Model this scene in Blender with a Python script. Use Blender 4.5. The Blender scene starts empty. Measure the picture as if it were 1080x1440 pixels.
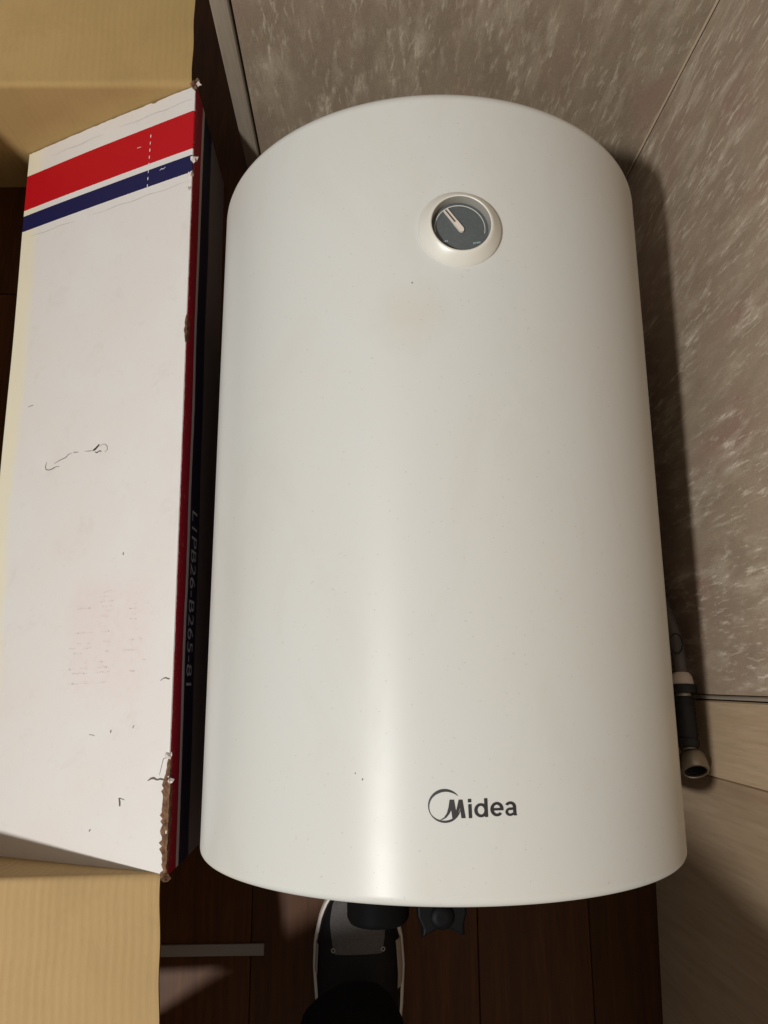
import bpy, bmesh, math, random
from mathutils import Vector, Matrix
random.seed(7)
S = bpy.context.scene
COL = S.collection

# ------------------------------------------------------------------ camera
cam_d = bpy.data.cameras.new('camera')
cam = bpy.data.objects.new('camera', cam_d)
COL.objects.link(cam)
S.camera = cam
cam_d.sensor_fit = 'VERTICAL'
cam_d.sensor_height = 36.0
cam_d.sensor_width = 27.0
cam_d.lens = 27.025
cam_d.clip_start = 0.01
cam_d.clip_end = 100
CX = Vector((0.9997, -0.0056, 0.0252))
CY = Vector((0.0, 0.9763, 0.2163))
CZ = Vector((-0.0258, -0.2162, 0.9760))
m = Matrix.Identity(4)
for i in range(3):
    m[i][0], m[i][1], m[i][2] = CX[i], CY[i], CZ[i]
m[0][3], m[1][3], m[2][3] = 0.0, 0.0, 1.0185
cam.matrix_world = m

# ------------------------------------------------------------------ light
W = bpy.data.worlds.new('World')
S.world = W
W.use_nodes = True
bg = W.node_tree.nodes['Background']
bg.inputs[0].default_value = (1.0, 0.93, 0.87, 1)
bg.inputs[1].default_value = 0.215

ld = bpy.data.lights.new('ceiling_lamp', 'POINT')
ld.energy = 200
ld.color = (1.0, 0.985, 0.96)
ld.shadow_soft_size = 0.065
lamp = bpy.data.objects.new('ceiling_lamp', ld)
lamp.location = (-1.09, -.77, 2.40)
COL.objects.link(lamp)

S.view_settings.view_transform = 'Standard'
S.view_settings.look = 'None'
S.view_settings.exposure = 0.0
S.view_settings.gamma = 1.0
S.view_settings.use_curve_mapping = False
S.render.engine = 'CYCLES'
S.cycles.max_bounces = 8
S.render.resolution_x, S.render.resolution_y = 768, 1024

# ------------------------------------------------------------------ helpers
def srgb(r, g, b):
    f = lambda c: (c / 255 / 12.92) if c / 255 <= 0.04045 else ((c / 255 + 0.055) / 1.055) ** 2.4
    return (f(r), f(g), f(b), 1)

def tag(o, label=None, cat=None, group=None, kind=None):
    if label: o['label'] = label
    if cat: o['category'] = cat
    if group: o['group'] = group
    if kind: o['kind'] = kind
    return o

def empty(name, loc, label, cat):
    o = bpy.data.objects.new(name, None)
    o.empty_display_size = 0.1
    o.location = loc
    COL.objects.link(o)
    return tag(o, label, cat)

def root_loc(p):
    v = Vector((0, 0, 0))
    while p is not None:
        v += p.location
        p = p.parent
    return v

def mesh_obj(name, verts, faces, mats, parent=None, smooth=None, mi=None, uv=None, mod=None):
    """verts are world coordinates; smooth = sharp-edge angle in degrees or None (flat)."""
    off = root_loc(parent)
    me = bpy.data.meshes.new(name)
    me.from_pydata([tuple(Vector(v) - off) for v in verts], [], faces)
    if not isinstance(mats, (list, tuple)): mats = [mats]
    for mm in mats: me.materials.append(mm)
    if mi:
        for p, k in zip(me.polygons, mi): p.material_index = k
    if uv:
        lay = me.uv_layers.new(name='UVMap')
        for l in me.loops: lay.data[l.index].uv = uv[l.vertex_index]
    me.update()
    bm = bmesh.new(); bm.from_mesh(me)
    bmesh.ops.recalc_face_normals(bm, faces=bm.faces) if mod is None else None
    bm.to_mesh(me); bm.free()
    if smooth is not None:
        for p in me.polygons: p.use_smooth = True
        me.set_sharp_from_angle(angle=math.radians(smooth))
    o = bpy.data.objects.new(name, me)
    COL.objects.link(o)
    if parent is not None: o.parent = parent
    return o

def box_vf(F, a0, a1, b0, b1, c0, c1, ch=0.0):
    """box through frame F(a,b,c)->world; ch = chamfer of the +c face rim"""
    if ch <= 0:
        P = [F(a0, b0, c0), F(a1, b0, c0), F(a1, b1, c0), F(a0, b1, c0), F(a0, b0, c1), F(a1, b0, c1), F(a1, b1, c1), F(a0, b1, c1)]
        return P, [(0, 3, 2, 1), (4, 5, 6, 7), (0, 1, 5, 4), (1, 2, 6, 5), (2, 3, 7, 6), (3, 0, 4, 7)]
    P = []
    for (c, d) in ((c0, 0), (c1 - ch, 0), (c1, ch)):
        P += [F(a0 + d, b0 + d, c), F(a1 - d, b0 + d, c), F(a1 - d, b1 - d, c), F(a0 + d, b1 - d, c)]
    Fc = [(0, 3, 2, 1), (8, 9, 10, 11)]
    for k in (0, 4):
        for i in range(4):
            j = (i + 1) % 4
            Fc.append((k + i, k + j, k + 4 + j, k + 4 + i))
    return P, Fc

def lathe(name, org, axis, prof, mat, parent, n=48, smooth=35, e1=None):
    """prof: list of (radius, height along axis); r=0 ends become poles"""
    ax = Vector(axis).normalized()
    if e1 is None:
        e1 = ax.orthogonal()
    e1 = (Vector(e1) - ax * Vector(e1).dot(ax)).normalized()
    e2 = ax.cross(e1)
    org = Vector(org)
    V, Fc, rows = [], [], []
    for r, h in prof:
        if r <= 1e-7:
            rows.append([len(V)] * n); V.append(org + ax * h)
        else:
            rows.append(list(range(len(V), len(V) + n)))
            for i in range(n):
                t = 2 * math.pi * i / n
                V.append(org + ax * h + e1 * (r * math.cos(t)) + e2 * (r * math.sin(t)))
    for a, b in zip(rows[:-1], rows[1:]):
        for i in range(n):
            j = (i + 1) % n
            q = [a[i], a[j], b[j], b[i]]
            u = []
            for x in q:
                if x not in u: u.append(x)
            if len(u) > 2: Fc.append(tuple(u))
    return mesh_obj(name, V, Fc, mat, parent, smooth)

def catmull(pts, n):
    pts = [Vector(p) for p in pts]
    P = [pts[0] * 2 - pts[1]] + pts + [pts[-1] * 2 - pts[-2]]
    out = []
    for i in range(1, len(P) - 2):
        for k in range(n):
            t = k / n
            a, b, c, d = P[i - 1], P[i], P[i + 1], P[i + 2]
            out.append(0.5 * ((2 * b) + (c - a) * t + (2 * a - 5 * b + 4 * c - d) * t * t + (3 * b - a - 3 * c + d) * t ** 3))
    out.append(pts[-1])
    return out

def tube(name, path, rad, mat, parent, n=12, smooth=50):
    V, Fc = [], []
    path = [Vector(p) for p in path]
    up = None
    for i, p in enumerate(path):
        d = (path[min(i + 1, len(path) - 1)] - path[max(i - 1, 0)]).normalized()
        up = d.orthogonal().normalized() if up is None else (up - d * up.dot(d)).normalized()
        e2 = d.cross(up)
        r = rad(i / (len(path) - 1)) if callable(rad) else rad
        for k in range(n):
            t = 2 * math.pi * k / n
            V.append(p + up * (r * math.cos(t)) + e2 * (r * math.sin(t)))
    for i in range(len(path) - 1):
        for k in range(n):
            j = (k + 1) % n
            Fc.append((i * n + k, i * n + j, (i + 1) * n + j, (i + 1) * n + k))
    Fc.append(tuple(range(n - 1, -1, -1)))
    Fc.append(tuple(range((len(path) - 1) * n, len(path) * n)))
    return mesh_obj(name, V, Fc, mat, parent, smooth)

# ------------------------------------------------------------------ materials
class M:
    def __init__(s, name, color=(.5, .5, .5, 1), rough=.5, metal=0, spec=.5):
        s.m = bpy.data.materials.new(name)
        s.m.use_nodes = True
        s.nt = s.m.node_tree
        s.b = s.nt.nodes['Principled BSDF']
        s.b.inputs['Base Color'].default_value = color
        s.b.inputs['Roughness'].default_value = rough
        s.b.inputs['Metallic'].default_value = metal
        s.b.inputs['Specular IOR Level'].default_value = spec
    def n(s, t, **kw):
        x = s.nt.nodes.new(t)
        for k, v in kw.items(): setattr(x, k, v)
        return x
    def l(s, a, b): s.nt.links.new(a, b)
    def coord(s, which='Object', scale=(1, 1, 1), rot=(0, 0, 0)):
        tc = s.n('ShaderNodeTexCoord'); mp = s.n('ShaderNodeMapping')
        mp.inputs['Scale'].default_value = scale
        mp.inputs['Rotation'].default_value = rot
        s.l(tc.outputs[which], mp.inputs[0])
        return mp.outputs[0]
    def noise(s, vec, scale=1, detail=4, rough=.55, dist=0):
        x = s.n('ShaderNodeTexNoise')
        x.inputs['Scale'].default_value = scale; x.inputs['Detail'].default_value = detail
        x.inputs['Roughness'].default_value = rough; x.inputs['Distortion'].default_value = dist
        if vec is not None: s.l(vec, x.inputs['Vector'])
        return x.outputs['Fac']
    def ramp(s, fac, stops, interp='LINEAR'):
        x = s.n('ShaderNodeValToRGB'); x.color_ramp.interpolation = interp
        e = x.color_ramp.elements
        while len(e) < len(stops): e.new(0.5)
        for i, (p, c) in enumerate(stops):
            e[i].position = p
            e[i].color = c if isinstance(c, tuple) else (c, c, c, 1)
        s.l(fac, x.inputs[0])
        return x.outputs[0]
    def math(s, op, a, b=None, clamp=False):
        x = s.n('ShaderNodeMath', operation=op); x.use_clamp = clamp
        for i, v in enumerate((a, b)):
            if v is None: continue
            if isinstance(v, (int, float)): x.inputs[i].default_value = v
            else: s.l(v, x.inputs[i])
        return x.outputs[0]
    def mix(s, fac, a, b, mode='MIX'):
        x = s.n('ShaderNodeMix', data_type='RGBA', blend_type=mode)
        for idx, v in ((0, fac), (6, a), (7, b)):
            if isinstance(v, (int, float)): x.inputs[idx].default_value = v
            elif isinstance(v, tuple): x.inputs[idx].default_value = v
            else: s.l(v, x.inputs[idx])
        return x.outputs[2]
    def base(s, c): s.l(c, s.b.inputs['Base Color']); return s
    def rough(s, c): s.l(c, s.b.inputs['Roughness']); return s
    def bump(s, h, strength=.3, dist=.001):
        x = s.n('ShaderNodeBump'); x.inputs['Strength'].default_value = strength; x.inputs['Distance'].default_value = dist
        s.l(h, x.inputs['Height']); s.l(x.outputs[0], s.b.inputs['Normal']); return s
    def band(s, v, lo, hi):
        return s.math('MULTIPLY', s.math('GREATER_THAN', v, lo), s.math('LESS_THAN', v, hi))

def mat_wall(name, seed, c0, c1, cl, amt):
    w = M(name, rough=.45)
    tc = w.n('ShaderNodeTexCoord'); mp = w.n('ShaderNodeMapping')
    mp.inputs['Location'].default_value = (seed, seed * 2, seed * .7)
    w.l(tc.outputs['Object'], mp.inputs[0]); v = mp.outputs[0]
    def sc(x, y, z, rot=(0, 0, 0)):
        q = w.n('ShaderNodeMapping'); q.inputs['Scale'].default_value = (x, y, z); q.inputs['Rotation'].default_value = rot
        w.l(v, q.inputs[0]); return q.outputs[0]
    big = w.noise(sc(5, 5, 3), 1, 3)
    med = w.noise(sc(34, 34, 14), 1, 5, .6, .4)
    base = w.mix(w.ramp(big, [(.35, 0.0), (.65, 1.0)]), c0, c1)
    base = w.mix(w.ramp(med, [(.3, 0.0), (.75, .55)]), base, tuple(x * .68 for x in c0[:3]) + (1,))
    pink = w.noise(sc(7, 7, 5), 1.3, 2)
    base = w.mix(w.ramp(pink, [(.52, 0.0), (.72, .5)]), base, srgb(170, 134, 122))
    f1 = w.noise(sc(50, 50, 14, (.10, .08, 0)), 1, 4, .6, .08)
    f2 = w.noise(sc(170, 170, 38, (-.08, .10, 0)), 1, 3, .6, .05)
    gate = w.ramp(w.noise(sc(20, 20, 10), 1, 2), [(.34, 0.12), (.60, 1.0)])
    fl = w.math('MULTIPLY', w.ramp(f1, [(.48, 0.0), (.74, .7)]), gate)
    fl2 = w.math('MULTIPLY', w.ramp(f2, [(.54, 0.0), (.72, .9)]), gate)
    fl = w.math('ADD', fl, fl2, clamp=True)
    col = w.mix(w.math('MULTIPLY', fl, amt), base, cl)
    # fine woven grain
    g = w.noise(sc(900, 900, 420), 1, 2)
    col = w.mix(w.ramp(g, [(.35, .16), (.6, 0.0)]), col, (.05, .035, .025, 1))
    w.base(col)
    w.rough(w.math('ADD', .55, w.math('MULTIPLY', fl, -.2)))
    h = w.math('ADD', w.math('MULTIPLY', fl, .8), w.math('MULTIPLY', w.noise(sc(160, 160, 90), 1, 4, .7), .8))
    w.bump(h, .5, .0012)
    return w.m

def mat_wood(name, c0, c1, rough=.4, axis='Z', contrast=1.0, scale=1.0, spec=.5):
    w = M(name, rough=rough, spec=spec)
    s = {'Z': (60, 60, 3.2), 'Y': (60, 3.2, 60)}[axis]
    s = tuple(x * scale for x in s)
    tc = w.n('ShaderNodeTexCoord'); oi = w.n('ShaderNodeObjectInfo')
    sh = w.n('ShaderNodeVectorMath', operation='ADD'); cb = w.n('ShaderNodeCombineXYZ')
    r = w.math('MULTIPLY', oi.outputs['Random'], 13.0)
    w.l(r, cb.inputs[0]); w.l(r, cb.inputs[1]); w.l(r, cb.inputs[2])
    w.l(tc.outputs['Object'], sh.inputs[0]); w.l(cb.outputs[0], sh.inputs[1])
    mp = w.n('ShaderNodeMapping'); mp.inputs['Scale'].default_value = s; w.l(sh.outputs[0], mp.inputs[0])
    g = w.noise(mp.outputs[0], 1, 6, .62, 1.2)
    mp2 = w.n('ShaderNodeMapping'); mp2.inputs['Scale'].default_value = tuple(x * 6 for x in s); w.l(sh.outputs[0], mp2.inputs[0])
    g2 = w.noise(mp2.outputs[0], 1, 3, .6)
    col = w.mix(w.ramp(g, [(.5 - .22 / contrast, 0.0), (.5 + .22 / contrast, 1.0)]), c0, c1)
    col = w.mix(w.ramp(g2, [(.3, .25), (.6, 0.0)]), col, tuple(x * .45 for x in c0[:3]) + (1,))
    tint = w.math('ADD', .82, w.math('MULTIPLY', oi.outputs['Random'], .36))
    hs = w.n('ShaderNodeHueSaturation'); w.l(tint, hs.inputs['Value']); w.l(col, hs.inputs['Color'])
    w.base(hs.outputs[0])
    w.bump(w.math('ADD', g, w.math('MULTIPLY', g2, .5)), .12, .0006)
    return w.m

MAT = {}
MAT['wall_b'] = mat_wall('taupe_panel_back', 1.3, srgb(158, 140, 121), srgb(166, 150, 128), srgb(226, 213, 190), .68)
MAT['wall_r'] = mat_wall('taupe_panel_right', 4.1, srgb(174, 154, 134), srgb(184, 166, 143), srgb(244, 232, 212), .82)
MAT['trim'] = mat_wood('greyed_trim', srgb(158, 146, 128), srgb(174, 162, 144), .5, 'Z', .6)
MAT['casing'] = mat_wood('pale_oak_casing', srgb(190, 164, 132), srgb(204, 180, 150), .45, 'Z', .7)
MAT['door'] = mat_wood('taupe_oak_door', srgb(158, 134, 108), srgb(178, 156, 128), .45, 'Z', .8, .7)
MAT['bead'] = M('corner_bead_beige', srgb(196, 176, 150), .5).m
MAT['strip'] = M('joint_aluminium', srgb(205, 195, 180), .35, .6).m
MAT['core'] = M('wall_core', srgb(70, 60, 52), .9).m
MAT['floor'] = mat_wood('dark_laminate', srgb(60, 35, 16), srgb(90, 54, 24), .42, 'Y', .8, 1.0, .15)
MAT['sub'] = M('subfloor', srgb(28, 20, 14), .9).m

# heater paint
w = M('pearl_white_enamel', rough=.38, spec=.34)
v = w.coord('Object')
n1 = w.noise(v, 4, 4)
n2 = w.noise(v, 900, 2)
c = w.mix(w.ramp(n1, [(.35, 0.0), (.7, 1.0)]), srgb(205, 207, 203), srgb(206, 205, 198))
# handling grime: broad smudges, fine dust specks and one beige stain below the gauge
sm = w.ramp(w.noise(w.coord('Object', (9, 5, 9)), 1, 5, .65, .8), [(.52, 0.0), (.78, .22)])
c = w.mix(sm, c, srgb(186, 178, 160))
dv = w.n('ShaderNodeVectorMath', operation='DISTANCE'); dv.inputs[1].default_value = (-.035, .115, .445)
w.l(w.coord('Object'), dv.inputs[0])
stn = w.math('MULTIPLY', w.ramp(w.math('ADD', w.math('MULTIPLY', dv.outputs['Value'], 21), w.math('MULTIPLY', w.math('SUBTRACT', w.noise(v, 40, 4), .5), .7)), [(.15, .20), (.8, 0.0)]), 1.0)
c = w.mix(stn, c, srgb(188, 176, 150))
du_ = w.ramp(w.noise(v, 330, 2, .5), [(.70, 0.0), (.74, .25)])
c = w.mix(du_, c, srgb(150, 142, 130))
w.base(c)
w.rough(w.math('ADD', w.math('ADD', .34, w.math('MULTIPLY', w.noise(v, 26, 4), .08)), w.math('MULTIPLY', sm, .35)))
w.bump(w.math('ADD', w.math('MULTIPLY', n2, .35), w.math('MULTIPLY', w.noise(v, 6, 2), 3.0)), .10, .0006)
tg = w.n('ShaderNodeCombineXYZ'); tg.inputs[1].default_value = 1.0
w.l(tg.outputs[0], w.b.inputs['Tangent'])
w.b.inputs['Anisotropic'].default_value = .65
MAT['enamel'] = w.m
MAT['cap'] = M('ivory_plastic', srgb(208, 205, 197), .45).m
w = M('pearl_bezel', srgb(220, 218, 208), .36, .1)
MAT['bezel'] = w.m
MAT['bezel_in'] = M('bezel_inner_grey', srgb(150, 147, 138), .4).m
w = M('slate_dial', srgb(84, 90, 92), .45)
w.base(w.mix(w.ramp(w.noise(w.coord('Object'), 400, 3), [(.4, 0.0), (.7, .4)]), srgb(82, 89, 91), srgb(100, 104, 104)))
MAT['dial'] = w.m
MAT['needle'] = M('ivory_needle', srgb(214, 206, 194), .5).m
MAT['needle_slot'] = M('needle_slot_brown', srgb(78, 66, 56), .6).m
MAT['scale'] = M('scale_print', srgb(196, 194, 188), .6).m
MAT['mark'] = M('scale_mark_print', srgb(150, 168, 168), .6).m
MAT['logo'] = M('logo_print', srgb(38, 36, 40), .45).m
MAT['black'] = M('black_plastic', srgb(12, 12, 13), .5, spec=.08).m
MAT['rubber'] = M('black_rubber', srgb(20, 20, 22), .6).m
w = M('brushed_nickel', srgb(158, 151, 141), .3, 1.0)
w.rough(w.ramp(w.noise(w.coord('Object'), 300, 3), [(.3, .28), (.7, .36)]))
MAT['metal'] = w.m
MAT['white_plastic'] = M('white_plastic', srgb(210, 196, 184), .45).m
MAT['hose'] = M('grey_hose', srgb(92, 84, 80), .5).m
MAT['bore'] = M('dark_bore', srgb(30, 26, 22), .8).m

# cardboard
def kraft(name, c0, c1, period=.0080, along='U', amp=1.0):
    w = M(name, rough=.85, spec=.2)
    tc = w.n('ShaderNodeTexCoord'); sp = w.n('ShaderNodeSeparateXYZ'); w.l(tc.outputs['UV'], sp.inputs[0])
    u = sp.outputs[0 if along == 'U' else 1]
    wob = w.math('MULTIPLY', w.noise(tc.outputs['UV'], 7, 2), .004)
    ph = w.math('MULTIPLY', w.math('ADD', u, wob), 2 * math.pi / period)
    rid = w.n('ShaderNodeMapping'); rid.inputs['Scale'].default_value = (170, 3.0, 1) if along == 'U' else (3.0, 170, 1)
    w.l(tc.outputs['UV'], rid.inputs[0])
    s_ = w.math('ADD', w.math('MULTIPLY', w.math('SINE', ph), .55), w.math('MULTIPLY', w.math('SUBTRACT', w.noise(rid.outputs[0], 1, 2), .5), 3.0))
    mod = w.ramp(w.noise(tc.outputs['UV'], 11, 3), [(.3, .2), (.7, 1.0)])
    st = w.math('MULTIPLY', s_, mod)
    fib = w.n('ShaderNodeMapping'); fib.inputs['Scale'].default_value = (900, 120, 1) if along == 'U' else (120, 900, 1)
    w.l(tc.outputs['UV'], fib.inputs[0])
    fb = w.noise(fib.outputs[0], 1, 3, .6)
    bigv = w.noise(tc.outputs['UV'], 5, 3)
    col = w.mix(w.ramp(bigv, [(.3, 0.0), (.7, 1.0)]), c0, c1)
    blot = w.noise(tc.outputs['UV'], 16, 6, .7, .5)
    col = w.mix(w.ramp(blot, [(.48, 0.0), (.75, .4)]), col, tuple(x * .72 for x in c0[:3]) + (1,))
    cr = w.n('ShaderNodeMapping'); cr.inputs['Rotation'].default_value = (0, 0, .9); cr.inputs['Scale'].default_value = (14, 2.2, 1)
    w.l(tc.outputs['UV'], cr.inputs[0])
    crn = w.noise(cr.outputs[0], 1, 2, .4)
    crease = w.ramp(w.math('ABSOLUTE', w.math('SUBTRACT', crn, .5)), [(.0, 1.0), (.018, 0.0)])
    col = w.mix(w.math('MULTIPLY', crease, .07), col, tuple(x * .6 for x in c0[:3]) + (1,))
    col = w.mix(w.math('MULTIPLY', w.math('ADD', w.math('MULTIPLY', st, .5), .5), .30 * amp), col, tuple(x * .6 for x in c0[:3]) + (1,))
    col = w.mix(w.ramp(fb, [(.3, .11), (.6, 0.0)]), col, tuple(x * .55 for x in c0[:3]) + (1,))
    w.base(col)
    w.bump(w.math('ADD', w.math('MULTIPLY', st, -.7), w.math('ADD', w.math('MULTIPLY', fb, .3), w.math('MULTIPLY', crease, -.35))), .36 * max(amp, .7), .0010)
    return w.m
MAT['kraft'] = kraft('kraft_inner', srgb(188, 158, 112), srgb(178, 150, 104))
MAT['kraft_s'] = kraft('kraft_soft', srgb(182, 152, 101), srgb(174, 145, 94), amp=.45)
MAT['kraft_raw'] = M('kraft_torn', srgb(150, 118, 88), .95, spec=.1).m
w = M('kraft_torn', srgb(150, 118, 88), .95, spec=.1)
w.base(w.mix(w.ramp(w.noise(w.coord('Object'), 160, 4), [(.35, 0.0), (.65, 1.0)]), srgb(88, 62, 48), srgb(140, 108, 84)))
MAT['kraft_raw'] = w.m

# printed white flap (uv in metres: u across, v along)
w = M('printed_white_board', rough=.55, spec=.3)
tc = w.n('ShaderNodeTexCoord'); sp = w.n('ShaderNodeSeparateXYZ'); w.l(tc.outputs['UV'], sp.inputs[0])
U, Vv = w.math('SUBTRACT', sp.outputs[0], .0075), sp.outputs[1]
jit = w.math('MULTIPLY', w.math('SUBTRACT', w.noise(tc.outputs['UV'], 500, 2), .5), .0012)
Vj = w.math('ADD', Vv, jit)
nb = w.noise(tc.outputs['UV'], 9, 4)
white = w.mix(w.ramp(nb, [(.35, 0.0), (.7, 1.0)]), srgb(224, 222, 218), srgb(223, 217, 212))
mott = w.noise(tc.outputs['UV'], 120, 4, .7)
white = w.mix(w.ramp(mott, [(.60, 0.0), (.8, .28)]), white, srgb(188, 182, 174))
dirt = w.noise(tc.outputs['UV'], 22, 6, .75, .6)
white = w.mix(w.ramp(dirt, [(.56, 0.0), (.80, .30)]), white, srgb(186, 172, 160))
uj = w.math('ADD', U, w.math('MULTIPLY', w.math('SUBTRACT', nb, .5), .03))
cream = w.ramp(w.math('MULTIPLY', w.math('SUBTRACT', uj, .250), 60), [(0.0, 0.0), (1.0, .85)])
white = w.mix(cream, white, srgb(231, 224, 196))
wear = w.ramp(w.noise(tc.outputs['UV'], 260, 4, .7), [(.66, 0.0), (.74, .5)])
sm = w.math('MULTIPLY', w.math('MULTIPLY', w.ramp(w.math('MULTIPLY', w.math('SUBTRACT', U, .015), 10), [(.05, 0.0), (.3, 1.0)]), w.ramp(w.math('MULTIPLY', w.math('SUBTRACT', .165, U), 10), [(.05, 0.0), (.35, 1.0)])), w.math('MULTIPLY', w.ramp(w.math('MULTIPLY', w.math('SUBTRACT', Vv, .14), 10), [(.0, 0.0), (.5, 1.0)]), w.ramp(w.math('MULTIPLY', w.math('SUBTRACT', .31, Vv), 10), [(.0, 0.0), (.25, 1.0)])))
white = w.mix(w.math('MULTIPLY', sm, w.ramp(mott, [(.3, .15), (.7, .6)])), white, srgb(224, 206, 202))
red = w.mix(wear, srgb(186, 12, 24), srgb(200, 70, 70))
blue = w.mix(wear, srgb(28, 27, 74), srgb(80, 78, 130))
c = w.mix(w.band(Vj, .8165, .8698), white, red)
c = w.mix(w.band(Vj, .7842, .8080), c, blue)
foldm = w.math('LESS_THAN', w.math('ADD', U, w.math('MULTIPLY', w.math('SUBTRACT', w.noise(tc.outputs['UV'], 90, 3), .5), .0022)), -.0006)
wr2 = w.ramp(w.noise(tc.outputs['UV'], 210, 4, .7), [(.56, 0.0), (.70, .7)])
c = w.mix(foldm, c, w.mix(wr2, srgb(172, 28, 50), srgb(214, 158, 156)))
w.base(c)
w.bump(w.math('ADD', w.noise(tc.outputs['UV'], 14, 4), w.math('MULTIPLY', w.noise(tc.outputs['UV'], 700, 2), .08)), .25, .002)
MAT['flap'] = w.m

# printed side wall (uv: u = along v, v = height)
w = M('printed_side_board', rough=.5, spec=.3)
tc = w.n('ShaderNodeTexCoord'); sp = w.n('ShaderNodeSeparateXYZ'); w.l(tc.outputs['UV'], sp.inputs[0])
Zj = w.math('ADD', sp.outputs[1], w.math('MULTIPLY', w.math('SUBTRACT', w.noise(tc.outputs['UV'], 60, 3), .5), .002))
wear = w.ramp(w.noise(tc.outputs['UV'], 150, 4, .7), [(.58, 0.0), (.72, .6)])
edgew = w.math('MULTIPLY', w.math('GREATER_THAN', Zj, .172), wear)
c = w.mix(w.band(Zj, .157, .22), srgb(206, 200, 200), w.mix(edgew, srgb(168, 26, 48), srgb(214, 150, 150)))
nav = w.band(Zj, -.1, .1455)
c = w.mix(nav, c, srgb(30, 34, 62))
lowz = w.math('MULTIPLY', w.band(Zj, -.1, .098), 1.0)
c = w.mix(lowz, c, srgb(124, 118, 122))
w.base(c)
MAT['side'] = w.m
MAT['stamp'] = M('faded_stamp', srgb(216, 205, 201), .7).m
MAT['stamp2'] = M('faded_stamp_dark', srgb(203, 191, 188), .7).m
MAT['crease'] = M('crease_grey', srgb(196, 190, 184), .8).m
MAT['scratch'] = M('scratch_dark', srgb(104, 93, 85), .9).m
MAT['gouge'] = M('gouge_dark', srgb(62, 52, 46), .9).m
MAT['scuff_w'] = M('scuff_white', srgb(228, 222, 220), .8).m
MAT['side_text'] = M('side_text_print', srgb(205, 205, 215), .5).m
MAT['tape'] = M('torn_paper', srgb(224, 214, 208), .8).m

w = M('black_trouser', srgb(17, 16, 17), .95, spec=.1)
w.bump(w.noise(w.coord('Object'), 700, 2), .3, .001)
MAT['trouser'] = w.m
w = M('shoe_black', srgb(22, 21, 23), .6, spec=.25)
w.bump(w.noise(w.coord('Object'), 260, 4, .7), .5, .0012)
MAT['shoe_black'] = w.m
w = M('shoe_grey_mesh', srgb(92, 89, 88), .9, spec=.2)
v = w.coord('Object', (1, 1, 1))
vo = w.n('ShaderNodeTexVoronoi'); vo.inputs['Scale'].default_value = 1300; w.l(v, vo.inputs['Vector'])
w.base(w.mix(w.ramp(vo.outputs['Distance'], [(.1, 0.0), (.5, 1.0)]), srgb(58, 56, 56), srgb(104, 100, 98)))
w.bump(vo.outputs['Distance'], .5, .001)
MAT['shoe_grey'] = w.m
MAT['shoe_pale'] = M('shoe_pale_panel', srgb(168, 158, 146), .7).m
MAT['shoe_white'] = M('shoe_white_sole', srgb(222, 214, 204), .6).m
MAT['eyelet'] = M('eyelet_metal', srgb(150, 148, 146), .6).m
MAT['grey_strip'] = M('grey_strip', srgb(128, 120, 112), .6).m

# ------------------------------------------------------------------ floor
def WF(x, y, z): return Vector((x, y, z))
P, Fc = box_vf(WF, -2.2, .60, -2.2, 2.2, -.05, -.012)
floor = tag(mesh_obj('floor', P, Fc, MAT['sub']), 'dark brown laminate floor under the heater', kind='structure')
plank_me = None
PW, PL = .137, 1.22
k0 = -16
for k in range(k0, 3):
    x0 = .138 + k * PW
    if x0 + PW > .50: continue
    yo = -2.15 + (k * .437) % PL - PL
    while yo < 2.1:
        if plank_me is None:
            P, Fc = box_vf(WF, .0004, PW - .0004, .0005, PL - .0005, -.012, 0, .0007)
            o = mesh_obj('plank', P, Fc, MAT['floor'])
            plank_me = o.data
        else:
            o = bpy.data.objects.new('plank', plank_me); COL.objects.link(o)
        o.parent = floor
        o.location = (x0, yo, random.uniform(-.0003, 0))
        yo += PL

# ------------------------------------------------------------------ walls
A = .027
nn_ = math.hypot(1, A)
COR = Vector((.38285, .71852, 0))
dR = Vector((-A, -1, 0)) / nn_; nR = Vector((-1, A, 0)) / nn_
dB = Vector((-1, A, 0)) / nn_; nB = Vector((-A, -1, 0)) / nn_
def RW(s, z, n): return COR + dR * s + nR * n + Vector((0, 0, z))
def BW(s, z, n): return COR + dB * s + nB * n + Vector((0, 0, z))
HT = 2.4
P, Fc = box_vf(BW, -.12, .553, 0.001, HT, -.10, -.0085)
wb = tag(mesh_obj('back_wall', P, Fc, MAT['core']), 'back wall clad in streaky taupe panel', kind='structure')
P, Fc = box_vf(BW, .0, .5295, 0.001, HT, -.008, 0, .0012)
mesh_obj('wall_panel', P, Fc, MAT['wall_b'], wb)
P, Fc = box_vf(BW, .5325, .5535, 0.001, HT, -.104, .0015, .0015)
mesh_obj('edge_trim', P, Fc, MAT['trim'], wb)
# slim corner bead
V = [RW(0, 0.002, 0), RW(.0022, .002, .0), RW(.0020, .002, .0014), RW(.0010, .002, .0022), BW(.0020, .002, .0002)]
V += [p + Vector((0, 0, HT)) for p in V]
Fc = [(i, (i + 1) % 5, (i + 1) % 5 + 5, i + 5) for i in range(5)] + [(4, 3, 2, 1, 0), (5, 6, 7, 8, 9)]
mesh_obj('corner_bead', V, Fc, MAT['bead'], wb)

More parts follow.
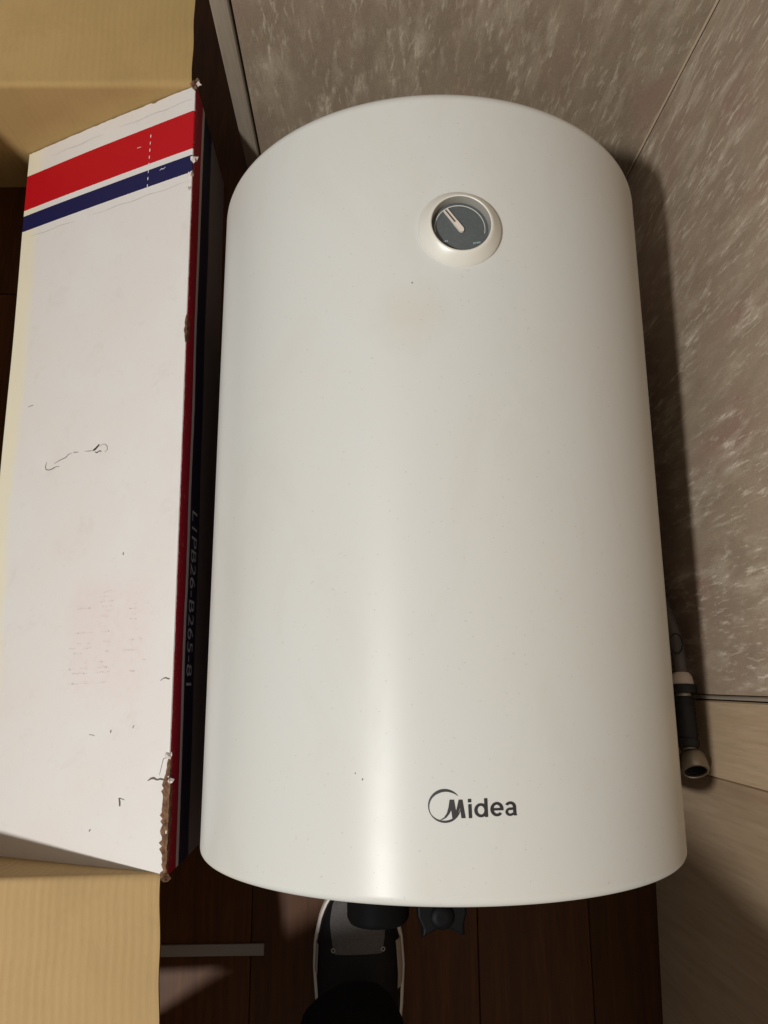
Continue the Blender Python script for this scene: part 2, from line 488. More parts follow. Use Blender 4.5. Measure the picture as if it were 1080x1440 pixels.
P, Fc = box_vf(RW, -.12, 1.9, 0.001, HT, -.10, -.0085)
wr = tag(mesh_obj('right_wall', P, Fc, MAT['core']), 'right wall with taupe panel and wood casing', kind='structure')
P, Fc = box_vf(RW, .0030, .7335, 0.001, HT, -.008, 0, .0012)
mesh_obj('wall_panel', P, Fc, MAT['wall_r'], wr)
P, Fc = box_vf(RW, .7340, .7378, 0.001, HT, -.008, .0025, .0012)
mesh_obj('joint_strip', P, Fc, MAT['strip'], wr)
P, Fc = box_vf(RW, .7392, .8155, 0.001, HT, -.008, .002, .0015)
mesh_obj('door_casing', P, Fc, MAT['casing'], wr)
P, Fc = box_vf(RW, .8170, 1.880, 0.001, HT, -.012, -.003, .001)
mesh_obj('door_board', P, Fc, MAT['door'], wr)

# ------------------------------------------------------------------ water heater
HX, HR = .072, .225
Y0, Y1 = -.1518, .5023
heater = empty('water_heater', (HX, .175, 0), 'white cylindrical water heater lying on its back on the floor', 'water heater')
def arc(r0, h0, rad, a0, a1, n):
    return [(r0 + rad * math.cos(math.radians(a0 + (a1 - a0) * i / n)), h0 + rad * math.sin(math.radians(a0 + (a1 - a0) * i / n))) for i in range(n + 1)]
L = Y1 - Y0
prof = [(HR - .030, .002), (HR - .0155, .0006)] + arc(HR - .0075, .0075, .0075, -82, 0, 9) + [(HR, .05 + i * .05) for i in range(int((L - .1) / .05))]
prof += arc(HR - .013, L - .013, .013, 0, 90, 8) + [(HR - .03, L + .001), (HR - .08, L + .006), (0, L + .010)]
lathe('body', (HX, Y0, HR), (0, 1, 0), prof, MAT['enamel'], heater, 192, 40, e1=(0, 0, 1))
lathe('bottom_cap', (HX, Y0, HR), (0, 1, 0), [(HR - .028, .006), (HR - .0285, .0005), (HR - .034, -.0012), (HR - .10, -.004), (0, -.005)], MAT['cap'], heater, 96, 40, e1=(0, 0, 1))

def hs(s, y, off):
    """point on the heater surface: s = arc length to the right of the crown, y along, off = proud"""
    t = s / HR
    return Vector((HX + (HR + off) * math.sin(t), y, HR + (HR + off) * math.cos(t)))

# thermometer
GY, GS = .3655, .0070
gc = hs(GS, GY, 0); gn = (gc - Vector((HX, GY, HR))).normalized()
gx = Vector((0, 1, 0)).cross(gn).normalized(); gy = Vector((0, 1, 0))
bp = [(.0345, -.006), (.0345, .0004), (.0342, .0010), (.0330, .0026), (.0300, .0060), (.0275, .0086), (.0262, .0096), (.0253, .0098), (.0246, .0094)]
bez = lathe('gauge_bezel', gc, gn, bp, MAT['bezel'], heater, 72, 40)
lathe('gauge_sleeve', gc, gn, [(.0246, .0094), (.0241, .0080), (.0238, .0012), (.0242, .0008)], MAT['bezel_in'], bez, 72, 40)
lathe('dial_face', gc, gn, [(.0242, .0010), (.0225, .0014), (0, .0014)], MAT['dial'], bez, 64, 30)
def gp(x, y, z): return gc + gx * x + gy * y + gn * z
V, Fc = [], []
a0, a1, NA = math.radians(-12), math.radians(192), 60
for i in range(NA + 1):
    t = a0 + (a1 - a0) * i / NA
    ww = .00045 * (0.55 + .45 * math.sin(math.pi * i / NA))
    for r, z in ((.0208 - ww, .0017), (.0208 + ww, .0017)):
        V.append(gp(r * math.cos(t), r * math.sin(t), z))
for i in range(NA): Fc.append((2 * i, 2 * i + 2, 2 * i + 3, 2 * i + 1))
mesh_obj('scale_arc', V, Fc, MAT['scale'], bez)
# pointer: rounded root, two rails with a slot between
ang = math.radians(126)
du = Vector((math.cos(ang), math.sin(ang))); dv = Vector((-du.y, du.x))
def np_(a, b, z):
    q = du * a + dv * b * .85 + Vector((.0005, -.0016))
    return gp(q.x, q.y, z)
def poly_prism(name, pts, z0, z1, F, mat, parent, smooth=None):
    n = len(pts)
    V = [F(a, b, z0) for a, b in pts] + [F(a, b, z1) for a, b in pts]
    Fc = [tuple(range(n))[::-1], tuple(range(n, 2 * n))] + [(i, (i + 1) % n, (i + 1) % n + n, i + n) for i in range(n)]
    return mesh_obj(name, V, Fc, mat, parent, smooth)
root = [(.0075, -.0026)] + [( -.0006 + .0026 * math.cos(t), -.0026 * 1 * math.sin(t) * -1) for t in [math.radians(a) for a in range(-90 - 0, -271, -30)]] + [(.0075, .0026)]
root = [(.0075, -.0026), (-.0006, -.0026), (-.0020, -.0020), (-.0030, -.0008), (-.0030, .0008), (-.0020, .0020), (-.0006, .0026), (.0075, .0026)]
needle = poly_prism('needle', root, .0019, .0040, np_, MAT['needle'], bez)
slot = poly_prism('needle_slot', [(.0070, -.0018), (.0205, -.0018), (.0205, .0018), (.0070, .0018)], .0018, .0027, np_, MAT['needle_slot'], bez)
for b0, b1 in ((-.0026, -.0012), (.0010, .0024)):
    poly_prism('needle_rail', [(.0072, b0), (.0212, b0), (.0212, b1), (.0072, b1)], .0019, .0037, np_, MAT['needle'], bez)
for (mx, my, wds) in ((-.0145, -.0135, (.0008, .0012, .0009)), (.0105, -.0142, (.0012, .0009, .0013, .0010))):
    x = mx; V = []; Fc = []
    for q, wd in enumerate(wds):
        k = len(V)
        V += [gp(x, my + q * .0003,  .0017), gp(x + wd, my + q * .0003,  .0017), gp(x + wd + .0003, my + .0016 + q * .0003,  .0017), gp(x + .0003, my + .0016 + q * .0003,  .0017)]
        Fc.append((k, k + 1, k + 2, k + 3)); x += wd + .0005
    mesh_obj('scale_mark', V, Fc, MAT['mark'], bez)

# logo, wrapped on the drum
LS, LY, KX, KY = .0047, -.0848, .0001035, .000099
def lp(x, y, off=.0004):
    return hs(LS + (x - 518) * KX, LY - (y - 262) * KY, off)
V, Fc = [], []
def add_poly(pts):
    k = len(V)
    bm = bmesh.new()
    bv = [bm.verts.new((x, -y, 0)) for x, y in pts]
    bm.faces.new(bv)
    bmesh.ops.triangulate(bm, faces=bm.faces[:])
    bm.verts.index_update()
    for q in bm.verts: V.append(lp(q.co.x, -q.co.y))
    for f in bm.faces: Fc.append(tuple(k + q.index for q in f.verts))
    bm.free()
th = [(36, 1), (50, 8), (65, 14), (90, 19), (115, 21), (140, 17), (160, 12), (180, 8), (200, 5), (212, 4), (230, 8), (250, 12), (270, 14), (290, 15), (308, 14), (325, 11), (340, 7), (352, 2)]
def thick(a):
    for (p, q), (r, s_) in zip(th[:-1], th[1:]):
        if p <= a <= r: return q + (s_ - q) * (a - p) / (r - p)
    return 1
outl, inl = [], []
for i in range(80):
    a = 36 + (352 - 36) * i / 79
    R1 = 113; t = math.radians(a)
    outl.append((322 + R1 * math.cos(t) * (1.0 if a < 290 else 1 - .04 * (a - 290) / 60), 262 - R1 * math.sin(t)))
    R2 = R1 - thick(a)
    inl.append((322 + R2 * math.cos(t) * (1.0 if a < 290 else 1 - .04 * (a - 290) / 60), 262 - R2 * math.sin(t)))
for i in range(79):
    k = len(V)
    V += [lp(*outl[i]), lp(*outl[i + 1]), lp(*inl[i + 1]), lp(*inl[i])]
    Fc.append((k, k + 1, k + 2, k + 3))
add_poly([(355, 221), (385, 221), (397, 297), (416, 221), (442, 221), (461, 344), (432, 344), (425, 276), (396, 345), (371, 345), (365, 290), (353, 314), (332, 340), (306, 354), (288, 355), (315, 340), (336, 308), (347, 270)])
# letters i d e a from strokes
def ring(cx, cy, rx, ry, ix, iy, a0, a1, n=40):
    for i in range(n):
        k = len(V)
        for a, (p, q) in ((a0 + (a1 - a0) * i / n, (rx, ry)), (a0 + (a1 - a0) * (i + 1) / n, (rx, ry)), (a0 + (a1 - a0) * (i + 1) / n, (ix, iy)), (a0 + (a1 - a0) * i / n, (ix, iy))):
            t = math.radians(a)
            V.append(lp(cx + p * math.cos(t), cy - q * math.sin(t)))
        Fc.append((k, k + 1, k + 2, k + 3))
add_poly([(478, 217), (501, 216), (502, 239), (479, 240)])
add_poly([(480, 252), (503, 251), (505, 344), (482, 345)])
ring(566, 293, 46, 47, 23, 29, 0, 360)
add_poly([(589, 214), (612, 213), (614, 338), (592, 339)])
ring(676, 288, 46, 48, 23, 30, 8, 318)
add_poly([(645, 281), (721, 280), (722, 296), (645, 297)])
ring(770, 276, 41, 37, 18, 19, 0, 150, 24)
add_poly([(788, 272), (811, 270), (812, 320), (816, 333), (794, 334), (789, 322)])
ring(768, 308, 34, 28, 14, 13, 60, 330, 30)
add_poly([(765, 283), (800, 276), (800, 294), (767, 297)])
mesh_obj('brand_logo', V, Fc, MAT['logo'], heater)
# tiny specks on the paint
V, Fc = [], []
for (s_, y_, r_) in ((-.033, .318, .0009), (-.0745, -.068, .0008), (-.08, -.064, .0006)):
    k = len(V)
    for i in range(6):
        t = i * math.pi / 3
        V.append(hs(s_ + r_ * math.cos(t) * .6, y_ + r_ * math.sin(t), .0002))
    Fc.append(tuple(range(k, k + 6)))
tag(mesh_obj('paint_speck', V, Fc, MAT['scratch'], heater), kind='stuff')

# fittings under the bottom end
lathe('pipe_stub', (.012, Y0 + .002, .30), (0, -1, 0), [(0, 0), (.030, 0), (.030, .020), (.027, .024), (.0265, .046), (.024, .050), (.010, .0505), (0, .0505)], MAT['black'], heater, 24, 40)
def XY(x, y, z): return Vector((x, y, z))
stub = lathe('valve_stem', (.067, Y0 + .002, .29), (0, -1, 0), [(0, 0), (.010, 0), (.010, .038), (0, .038)], MAT['black'], heater, 16, 40)
wing = [(.0450, -.186), (.0455, -.196), (.0500, -.206), (.0485, -.2135), (.0560, -.2095), (.0620, -.2065), (.0690, -.2055), (.0760, -.2070), (.0858, -.2120), (.0855, -.202), (.0880, -.194), (.0878, -.186)]
vh = poly_prism('valve_handle', wing, .278, .304, XY, MAT['black'], heater)
bv_ = vh.modifiers.new('bevel', 'BEVEL'); bv_.width = .0022; bv_.segments = 3; bv_.limit_method = 'ANGLE'
lathe('handle_hub', (.0665, -.196, .303), (0, 0, 1), [(.010, 0), (.010, .003), (.0085, .0045), (.004, .005), (0, .0045)], MAT['black'], vh, 20, 40)

# ------------------------------------------------------------------ cardboard box
E0 = Vector((-.1952, -.1864, 0)); EV = Vector((-.01446, .9999, 0)).normalized(); EU = Vector((-EV.y, EV.x, 0))
BL, BH, BWD, TH = .9126, .200, .545, .004
box = empty('cardboard_box', E0 + EU * (BWD / 2) + EV * (BL / 2), 'open white cardboard box with red and navy stripes left of the heater', 'box')
def BX(u, v, z): return E0 + EU * u + EV * v + Vector((0, 0, z))
def sheet(name, fn, nu, nv, ulen, vlen, mats, parent, th=TH, smooth=40, al=None):
    """bent board: fn(a,b)-> (point, normal) with a in 0..ulen, b in 0..vlen; outer face mats[0], inner mats[1]"""
    V, UVs, Fc, mi = [], [], [], []
    for side in (0, 1):
        for i in range(nu + 1):
            for j in range(nv + 1):
                a, b = (al[i] if al else ulen * i / nu), vlen * j / nv
                p, nrm = fn(a, b)
                V.append(p - nrm * (th if side else 0)); UVs.append((a, b))
    N = (nu + 1) * (nv + 1)
    idx = lambda s, i, j: s * N + i * (nv + 1) + j
    for i in range(nu):
        for j in range(nv):
            Fc.append((idx(0, i, j), idx(0, i + 1, j), idx(0, i + 1, j + 1), idx(0, i, j + 1))); mi.append(0)
            Fc.append((idx(1, i, j), idx(1, i, j + 1), idx(1, i + 1, j + 1), idx(1, i + 1, j))); mi.append(1)
    for i in range(nu):
        for j in (0, nv):
            Fc.append((idx(0, i, j), idx(0, i + 1, j), idx(1, i + 1, j), idx(1, i, j))); mi.append(2)
    for j in range(nv):
        for i in (0, nu):
            Fc.append((idx(0, i, j), idx(0, i, j + 1), idx(1, i, j + 1), idx(1, i, j))); mi.append(2)
    return mesh_obj(name, V, Fc, mats, parent, smooth, mi, UVs)
def wob(x, y, s=1.0):
    return s * (math.sin(x * 31 + y * 9) * .4 + math.sin(y * 23 - x * 14 + 1.3) * .5 + math.sin(y * 57 + 2 + x * 40) * .2)
MS = [MAT['side'], MAT['kraft_s'], MAT['kraft_raw']]
# right side wall, printed (u = along, v = height)
def f_side(a, b):
    return BX(0 + .0006 * wob(a, b) + .0012 * (b / BH - 1) ** 2 * 0, a, b), -EU
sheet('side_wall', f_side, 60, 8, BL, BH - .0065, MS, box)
sidep = [c for c in box.children if c.name.startswith('side_wall')][0]
KS = [MAT['flap'], MAT['kraft_s'], MAT['kraft_raw']]
KW = [MAT['tape'], MAT['kraft_s'], MAT['kraft_raw']]
sheet('side_wall', lambda a, b: (BX(BWD, a, b), EU), 10, 4, BL, BH - .001, KW, box)
# right long flap, drooping into the box
DR = math.asin((.2 - .0761) / .2798)
def flap_base(wd, v):
    # short radius at the fold, then a plane
    z = BH - wd * math.sin(DR)
    u = wd * math.cos(DR)
    if wd < .003:
        pts = [(-.0012, BH - .0085), (-.0012, BH - .0045), (-.0007, BH - .0022), (.0006, BH - .0006), (.0026, BH - .0010)]
        ln = [math.hypot(q[0] - p[0], q[1] - p[1]) for p, q in zip(pts[:-1], pts[1:])]
        e = max(0.0, sum(ln) + (wd - .003))
        for p, q, l_ in zip(pts[:-1], pts[1:], ln):
            if e <= l_: break
            e -= l_
        e = min(e, l_)
        return BX(p[0] + (q[0] - p[0]) * e / l_, v, p[1] + (q[1] - p[1]) * e / l_)
    z += .0014 * math.sin(min(wd / .28, 1) * math.pi) + .00035 * wob(wd, v)
    # dents
    for (dw, dv_, rr, dp) in ((.121, .457, .016, .0012), (.204, .447, .014, .001), (.012, .094, .014, .0016), (.060, .068, .01, .0008)):
        d2 = ((wd - dw) / rr) ** 2 + ((v - dv_) / rr) ** 2
        if d2 < 4: z -= dp * math.exp(-d2 * 1.5)
    return BX(u, v, z)
NF = (EU * math.sin(DR) + Vector((0, 0, 1)) * math.cos(DR)).normalized()
edge_n = [random.uniform(-.0004, .0004) for _ in range(400)]
FOLD = .0075
FW, FL = .2842 + FOLD, .9045
def f_flap(a, b):
    v = .0022 + b
    # slightly ragged ends
    if b < .002: v += edge_n[int(a * 300) % 400]
    if b > FL - .002: v += 1.2 * edge_n[int(a * 350 + 77) % 400] + (-.0018 if abs(a - .073) < .004 else 0)
    aa = a - FOLD + .0008 * math.sin(b * 17) * (a / FW)
    k = min(1, max(0, (aa + .004) / .007))
    return flap_base(aa, v), (NF * k - EU * (1 - k)).normalized()
AL = [.00075 * i for i in range(17)] + [.012 + (FW - .012) * i / 73 for i in range(1, 74)]
fl = sheet('top_flap', f_flap, len(AL) - 1, 150, FW, FL, KS, box, th=.0035, al=AL)
def fm(wd, v, off=.00035): return flap_base(wd, v) + NF * off
def ribbon(name, lines, mat, parent):
    V, Fc = [], []
    for pts, wd in lines:
        k = len(V)
        n = len(pts)
        for i, (a, b) in enumerate(pts):
            p, q = pts[max(i - 1, 0)], pts[min(i + 1, n - 1)]
            dx, dy = q[0] - p[0], q[1] - p[1]
            l_ = math.hypot(dx, dy) or 1
            tp = wd * (.25 + .75 * math.sin(math.pi * (i + .5) / n)) if n > 2 else wd
            tp *= random.uniform(.7, 1.2)
            V.append(fm(a - dy / l_ * tp, b + dx / l_ * tp)); V.append(fm(a + dy / l_ * tp, b - dx / l_ * tp))
        for i in range(n - 1): Fc.append((k + 2 * i, k + 2 * i + 1, k + 2 * i + 3, k + 2 * i + 2))
    return tag(mesh_obj(name, V, Fc, mat, parent), kind='stuff')
ribbon('scratch', [
    ([(.2049, .4525), (.2068, .4470), (.2050, .4430), (.2000, .4418), (.1960, .4420), (.1921, .4432), (.1890, .4440), (.1828, .4440)], .0007),
    ([(.1916, .4488), (.1860, .4503), (.1814, .4518), (.1760, .4528), (.1723, .4541), (.1690, .4566), (.1640, .4578)], .0005),
    ([(.1612, .4578), (.1590, .4580), (.1531, .4572)], .0006), ([(.1430, .4568), (.1360, .4562), (.1295, .4558)], .0004),
    ([(.1199, .4596), (.1170, .4618), (.1120, .4612), (.1085, .4580), (.1078, .4540), (.1116, .4515)], .0004)], MAT['scratch'], fl)
ribbon('scratch', [([(.1300, .4562), (.1270, .4575), (.1211, .4622)], .0016), ([(.1272, .4540), (.1238, .4526), (.1200, .4545), (.1172, .4531)], .0008)], MAT['gouge'], fl)
ribbon('tear', [([(.0266, .0900), (.0230, .0922), (.0194, .0929), (.0150, .0912), (.0111, .0922), (.0060, .0916), (.0006, .0935)], .0011),
    ([(.0123, .0959), (.0105, .1020), (.0076, .1119), (.0040, .1128), (.0013, .1134)], .0004),
    ([(.0155, .1896), (.0120, .1918), (.0091, .1924), (.0050, .1912), (.0002, .1915)], .0007),
    ([(.0641, .0718), (.0620, .0719), (.0560, .0704)], .0004), ([(.0630, .0715), (.0622, .0680), (.0618, .0640)], .0013),
    ([(.1094, .1346), (.1050, .1344), (.1013, .1336)], .0004), ([(.0790, .1395), (.0795, .1368)], .0007), ([(.0479, .1445), (.0490, .1430), (.0497, .1416)], .0006),
    ([(.0996, .0398), (.1005, .0388), (.1013, .0374)], .0007), ([(.075, .330), (.0752, .327)], .0005), ([(.245, .53), (.236, .531)], .0004)], MAT['scratch'], fl)
ribbon('perforation', [([(.0667 + .0002 * i, .8600 - i * .0100), (.0668 + .0002 * i, .8560 - i * .0100)], .0006) for i in range(8)] + [([(.0498, .8035), (.0470, .8052), (.0445, .8040), (.0410, .8056)], .0006), ([(.088, .848), (.082, .8475)], .0003)], MAT['scuff_w'], fl)
rr = random.Random(3)
L1, L2 = [], []
for row in range(19):
    v0 = .289 - row * .0055
    if row in (9,): continue
    for (c0, c1) in ((.148, .112), (.105, .085), (.083, .078), (.068, .045), (.041, .035)):
        if rr.random() < .35: continue
        a, b = c0 - rr.random() * .012, c1 + rr.random() * .006
        if a - b < .003: continue
        x = a
        while x - .002 > b:
            ln = rr.uniform(.0012, .0048)
            if rr.random() < .8:
                vv = v0 - (x - .04) * .02 + rr.uniform(-.0005, .0005)
                pts = [(x - ln * i / 3, vv + rr.uniform(-.0004, .0004)) for i in range(4)]
                (L1 if rr.random() < .75 else L2).append((pts, rr.uniform(.0003, .0010)))
            x -= ln + rr.uniform(.0004, .0022)
ribbon('crease', [([(.004 + .0055 * i, vv + .0008 * math.sin(i * .7)) for i in range(i0, i1)], .0005) for vv, i0, i1 in ((.8890, 0, 22), (.8885, 26, 44), (.7745, 0, 30), (.7748, 33, 49))], MAT['crease'], fl)
ribbon('faded_stamp', L1, MAT['stamp'], fl)
ribbon('faded_stamp', L2, MAT['stamp2'], fl)

# torn fold: kraft core laid bare along the lower stretch, frayed tufts above
def frayed(name, v0, v1, n, wmax, mat, seed, zdrop=.0002):
    q = random.Random(seed)
    V, Fc = [], []
    for i in range(n + 1):
        v = v0 + (v1 - v0) * i / n
        k = min(1, 4 * i / n, 4 * (n - i) / n + .15)
        a = wmax * k * q.uniform(.55, 1.1); b = .010 * k * q.uniform(.5, 1.15)
        p0 = flap_base(a, v) + NF * .0011
        p1 = BX(-.0006 - q.random() * .0012, v, BH + q.uniform(-.0012, .0014) - zdrop)
        p2 = BX(-.0012 - q.random() * .0008, v, BH - b)
        V += [p0, (p0 + p1) / 2 + Vector((0, 0, q.uniform(.0006, .0020))), p1, p2]
    for i in range(n):
        for j in range(3):
            Fc.append((i * 4 + j, i * 4 + j + 1, i * 4 + 5 + j, i * 4 + 4 + j))
    return mesh_obj(name, V, Fc, mat, fl)
frayed('torn_edge', -.002, .112, 40, .0080, MAT['kraft_raw'], 5)
frayed('torn_edge', .566, .600, 14, .0022, MAT['kraft_raw'], 8)
frayed('torn_edge', .900, .914, 8, .004, MAT['kraft_raw'], 9)
def tuft(v, size, seed, mat, u=0.0):
    q = random.Random(seed)
    c = BX(u, v, BH)
    V, Fc = [c], []
    for r_ in range(2):
        n = 9
        for i in range(n):
            t = 2 * math.pi * i / n
            rad = size * (.45 if r_ == 0 else q.uniform(.6, 1.25))
            V.append(c + EU * (rad * math.cos(t)) + EV * (rad * math.sin(t)) + Vector((0, 0, q.uniform(.0, .0035) if r_ == 0 else q.uniform(-.004, .0015))))
    for i in range(9):
        j = (i + 1) % 9
        Fc.append((0, 1 + i, 1 + j)); Fc.append((1 + i, 10 + i, 10 + j, 1 + j))
    V[0] = c + Vector((0, 0, .003))
    return mesh_obj('paper_tuft', V, Fc, mat, fl)
tuft(.804, .0055, 1, MAT['tape'], -.001); tuft(.783, .004, 2, MAT['tape'], .002); tuft(.764, .003, 3, MAT['tape'], .003)
tuft(.911, .007, 4, MAT['kraft_raw'], .002); tuft(.909, .0035, 5, MAT['tape'], -.004); tuft(.115, .004, 6, MAT['tape'], .001); tuft(.0905, .004, 7, MAT['tape'], -.001); tuft(.002, .006, 9, MAT['kraft_raw'], .001)
# lettering on the side wall (the box stands upside down)
cu = bpy.data.curves.new('side_lettering', 'FONT')
cu.body = 'L1PB26-B265-81'; cu.size = .030; cu.space_character = 1.0
to = bpy.data.objects.new('tmp_text', cu); COL.objects.link(to)
dg = bpy.context.evaluated_depsgraph_get()
tm = bpy.data.meshes.new_from_object(to.evaluated_get(dg))
bpy.data.objects.remove(to)
xs = [v.co.x for v in tm.vertices]; ys = [v.co.y for v in tm.vertices]
x0, x1, y0, y1 = min(xs), max(xs), min(ys), max(ys)
V = []
for v in tm.vertices:
    a = (v.co.x - x0) / (x1 - x0); b = (v.co.y - y0) / (y1 - y0)
    vv = .384 - a * (.384 - .184); z = .138 - b * .026
    V.append(f_side(vv, z)[0] - EU * .0005)
mesh_obj('side_lettering', V, [tuple(p.vertices) for p in tm.polygons], MAT['side_text'], sidep)

# left long flap, standing up
def f_lflap(a, b):
    t = -.82
    return BX(BWD - .001 + a * math.sin(t), .003 + b, BH + a * math.cos(t) + .0006 * wob(a, b)), (EU * math.cos(t) - Vector((0, 0, 1)) * math.sin(t)).normalized()
sheet('top_flap', f_lflap, 12, 30, .262, .905, KW, box, th=.0035)
# end flaps folded outwards, brown inside up
def bent_end(sign, v_in, tilt_fn, length, skew=0.0, r=.006):
    """board running up the inner end wall, over a soft fold and outwards; returns fn for sheet()"""
    zc = BH - r
    def fn(a, b):
        u = TH + .0008 + a
        tl = tilt_fn(a)
        if b < zc:
            out, z, no, nz = 0, b, -1, 0
        else:
            arcl = r * (math.pi / 2 - tl)
            if b < zc + arcl:
                t = (b - zc) / r
                out, z = r * (1 - math.cos(t)), zc + r * math.sin(t)
                no, nz = -math.cos(t), math.sin(t)
            else:
                t = math.pi / 2 - tl
                e = b - zc - arcl
                out = r * (1 - math.cos(t)) + e * math.cos(tl)
                z = zc + r * math.sin(t) + e * math.sin(tl) + .0006 * wob(a, e)
                no, nz = -math.sin(tl), math.cos(tl)
                u += .0005 * math.sin(e * 90) - skew * e * max(0, 1 - a / .3)
        return BX(u, v_in + sign * out, z), (EV * (sign * no) + Vector((0, 0, nz))).normalized()
    return fn
EW = BWD - 2 * TH - .003
sheet('end_flap', bent_end(1, BL - .0045, lambda a: .0 + .03 * math.sin(a * 7), .262), 40, 150, EW, BH - .005 + .008 + .262, [MAT['kraft_s'], MAT['tape'], MAT['kraft_raw']], box, th=.0035)
sheet('end_flap', bent_end(-1, .0045, lambda a: .15 - .10 * min(1, a / .25), .185, .070), 50, 150, EW, BH - .005 + .008 + .185, [MAT['kraft'], MAT['tape'], MAT['kraft_raw']], box, th=.0035)

# ------------------------------------------------------------------ hose with fitting, between heater and wall
hose = empty('flexible_hose', (.345, .12, 0), 'dark hose with a nickel nut leaning between heater and right wall', 'hose')
path = catmull([(.326, .40, .011), (.334, .30, .012), (.341, .20, .035), (.345, .12, .105), (.345, .066, .153), (.3440, .032, .170), (.3430, .004, .1770)], 10)
hs_ = tube('hose_line', path, lambda t: .0072 + .0006 * math.sin(t * 210), MAT['hose'], hose, 14)
d_end = Vector((-.004, -.085, .012)).normalized()
c0 = Vector((.3430, .004, .1770))
lathe('collar', c0 + d_end * -.004, d_end, [(0, 0), (.0080, 0), (.0108, .004), (.0118, .010), (.0118, .013), (0, .013)], MAT['white_plastic'], hose, 24, 40)
lathe('clamp_band', c0 + d_end * .0092, d_end, [(0, 0), (.0138, 0), (.0142, .001), (.0142, .008), (.0135, .009), (0, .009)], MAT['rubber'], hose, 24, 40)
lathe('ferrule', c0 + d_end * .0184, d_end, [(0, 0), (.0095, 0), (.0095, .003), (0, .003)], MAT['metal'], hose, 24, 40)
lathe('sleeve', c0 + d_end * .0215, d_end, [(0, 0), (.0094, 0), (.0106, .0015), (.0106, .006), (.0098, .0068), (.0098, .0085)] + [(.0103 + (.0008 if k % 2 else 0) + .0004 * k / 12, .010 + k * .0026) for k in range(13)] + [(.0102, .0425), (.0113, .0435), (.0113, .050), (.0105, .052), (0, .052)], MAT['rubber'], hose, 24, 40)
d2 = Vector((-.06, -.80, .60)).normalized()
c2 = c0 + d_end * .0725
lathe('neck', c2 - d2 * .004, d2, [(0, 0), (.0085, 0), (.0085, .014), (0, .014)], MAT['metal'], hose, 24, 40)
nut = lathe('nut', c2 + d2 * .0085, d2, [(.0080, 0), (.0118, .001), (.0140, .004), (.0140, .019), (.0133, .0205), (.0114, .0208), (.0108, .020)], MAT['metal'], hose, 32, 40)
lathe('nut_bore', c2 + d2 * .0085, d2, [(.0108, .020)] + [(.0107 if k % 2 else .0099, .0185 - k * .0012) for k in range(11)] + [(.0098, .004), (0, .004)], MAT['bore'], nut, 32, 40)
tie = [Vector((.3395 + .0055 * math.cos(t), .0395 + .0105 * math.sin(t), .1795 + .003 * math.cos(t))) for t in [i * 2 * math.pi / 24 for i in range(25)]]
tube('wire_tie', tie, .0009, MAT['rubber'], hose, 6)

# ------------------------------------------------------------------ strip on the floor
P, Fc = box_vf(WF, -.300, -.1200, -.3185, -.3055, .0006, .0030, .0006)
st = mesh_obj('flat_strip', P, Fc, MAT['grey_strip'])
tag(st, 'thin flat grey strip on the dark floor below the box flap', 'strip')

# ------------------------------------------------------------------ person: legs of the one who stands at the heater
per = empty('person', (-.15, -.45, 0), 'person in black trousers, one dark sneaker reaching under the heater end', 'person')
jv = [(-.13, -.49, .95), (-.13, -.50, 1.06), (-.050, -.47, .86), (-.020, -.400, .50), (-.010, -.362, .17), (-.012, -.338, .092), (-.215, -.49, .86), (-.235, -.430, .48), (-.295, -.470, .15), (-.297, -.465, .085)]
je = [(0, 1), (0, 2), (2, 3), (3, 4), (4, 5), (0, 6), (6, 7), (7, 8), (8, 9)]
jr = [(.15, .11), (.15, .105), (.092, .098), (.072, .078), (.056, .062), (.055, .064), (.092, .098), (.072, .078), (.062, .066), (.066, .070)]
me = bpy.data.meshes.new('tmp')
me.from_pydata(jv, je, [])
o = bpy.data.objects.new('tmp', me); COL.objects.link(o)
bpy.context.view_layer.objects.active = o
mod = o.modifiers.new('skin', 'SKIN'); sub = o.modifiers.new('sub', 'SUBSURF'); sub.levels = 2; sub.render_levels = 2
for sv, r_ in zip(me.skin_vertices[0].data, jr): sv.radius = r_
me.skin_vertices[0].data[0].use_root = True
dg = bpy.context.evaluated_depsgraph_get()
tm = bpy.data.meshes.new_from_object(o.evaluated_get(dg))
bpy.data.objects.remove(o)
V = [Vector(v.co) for v in tm.vertices]
for v in V:   # cloth folds
    k = math.sin(v.z * 60 + v.x * 30) * .0022 + math.sin(v.z * 33 - v.y * 40) * .003
    v.x += k; v.y += k * .7
mesh_obj('trousers', V, [tuple(p.vertices) for p in tm.polygons], MAT['trouser'], per, 60)

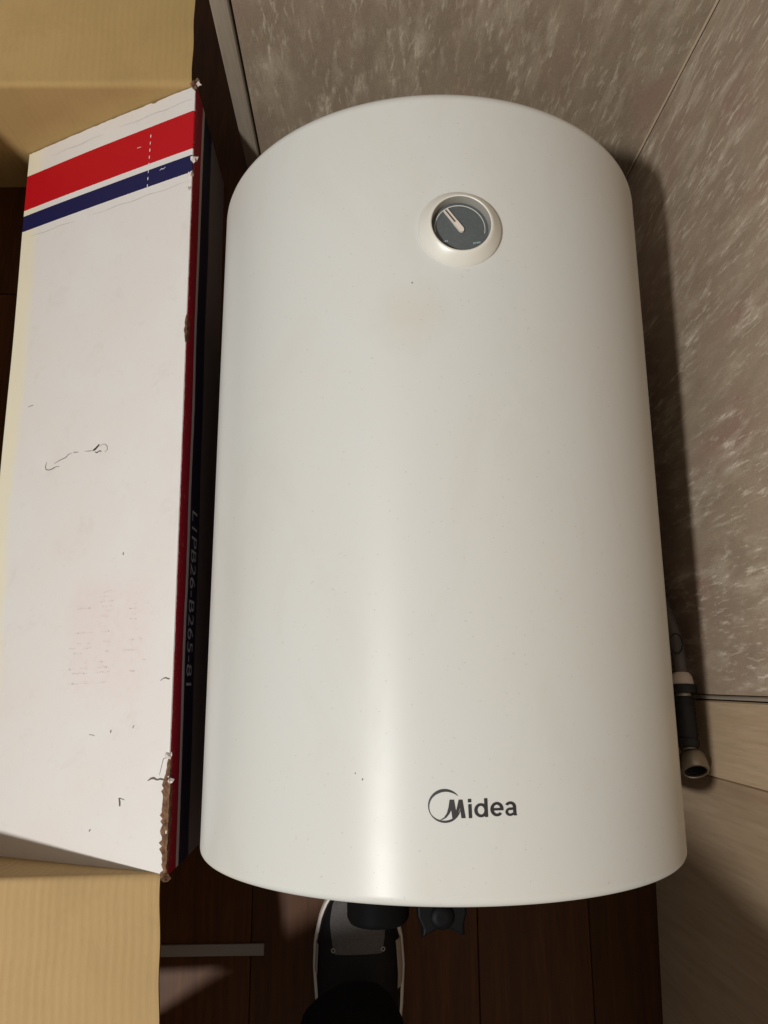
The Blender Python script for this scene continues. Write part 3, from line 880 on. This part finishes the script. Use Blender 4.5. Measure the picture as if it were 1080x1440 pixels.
SH = [(0, .010, .034, .018), (.006, .022, .042, .014), (.018, .034, .050, .012), (.035, .0425, .057, .010), (.06, .0485, .064, .010), (.09, .0500, .072, .010), (.13, .0470, .086, .010), (.17, .0420, .100, .010), (.21, .0385, .108, .010), (.25, .0350, .108, .010), (.268, .026, .104, .010), (.276, .012, .098, .012)]
def shoe_at(d):
    for p, q in zip(SH[:-1], SH[1:]):
        if p[0] <= d <= q[0]:
            t = (d - p[0]) / (q[0] - p[0])
            return [p[i] + (q[i] - p[i]) * t for i in (1, 2)]
    return list(SH[-1][1:3])
def make_shoe(toe, yaw):
    c, s_ = math.cos(yaw), math.sin(yaw)
    def T(d, x, z):     # d back from toe
        px, py = x, -d
        return Vector((toe[0] + c * px - s_ * py, toe[1] + s_ * px + c * py, z))
    def sp_(d, ph, off=0):  # ph -1..1 across from left to right over the top
        w_, h_ = shoe_at(d)
        t = math.pi * (.5 - ph * .5)
        ca, sa = math.cos(t), math.sin(t)
        x = (w_ + off) * math.copysign(abs(ca) ** .75, ca)
        z = .022 + (h_ - .022 + off) * sa ** .8
        return T(d, x, z)
    ND, NP = 36, 20
    ds = [.276 * (i / ND) for i in range(ND + 1)]
    def patch(name, d0, d1, p0, p1, off, mat, parent, nd=14, npp=10, shape=None):
        V, Fc = [], []
        for i in range(nd + 1):
            for j in range(npp + 1):
                d = d0 + (d1 - d0) * i / nd
                a, b = (p0, p1) if shape is None else shape(i / nd)
                V.append(sp_(d, a + (b - a) * j / npp, off))
        for i in range(nd):
            for j in range(npp):
                k = i * (npp + 1) + j
                Fc.append((k, k + 1, k + npp + 2, k + npp + 1))
        return mesh_obj(name, V, Fc, mat, parent, 60)
    up = patch('shoe', 0, .276, -1, 1, 0, MAT['shoe_black'], per, ND, NP)
    # sole
    V, Fc = [], []
    outline = [(d, shoe_at(d)[0] + .0038) for d in ds]
    loop = [(d, -w_) for d, w_ in outline] + [(d, w_) for d, w_ in reversed(outline)]
    loop = [(-.004, -.006)] + loop[1:] + [(-.004, .006)]
    for z, k in ((.0, .97), (.006, 1.0), (.024, 1.0), (.027, .97)):
        V += [T(d, x * k, z) for d, x in loop]
    n = len(loop)
    for r_ in range(3):
        for i in range(n):
            j = (i + 1) % n
            Fc.append((r_ * n + i, r_ * n + j, (r_ + 1) * n + j, (r_ + 1) * n + i))
    Fc.append(tuple(range(n))[::-1]); Fc.append(tuple(range(3 * n, 4 * n)))
    mesh_obj('sole', V, Fc, MAT['shoe_white'], up, 40)
    patch('toe_panel', .006, .066, -.5, .5, .0015, MAT['shoe_grey'], up, shape=lambda t: (-.62 + .34 * t, .62 - .34 * t))
    patch('side_panel', .058, .105, .62, .95, .0015, MAT['shoe_pale'], up)
    patch('side_panel', .060, .09, -.95, -.70, .0015, MAT['shoe_pale'], up)
    for sx in (-.30, .30):
        p = sp_(.062, sx, .002)
        lathe('eyelet', p, (sx * .8, 0, 1), [(.0026, 0), (.0026, .0010), (.0014, .0010), (.0014, 0)], MAT['eyelet'], up, 12, 30)
make_shoe((-.008, -.2330), .02)
make_shoe((-.318, -.375), .10)
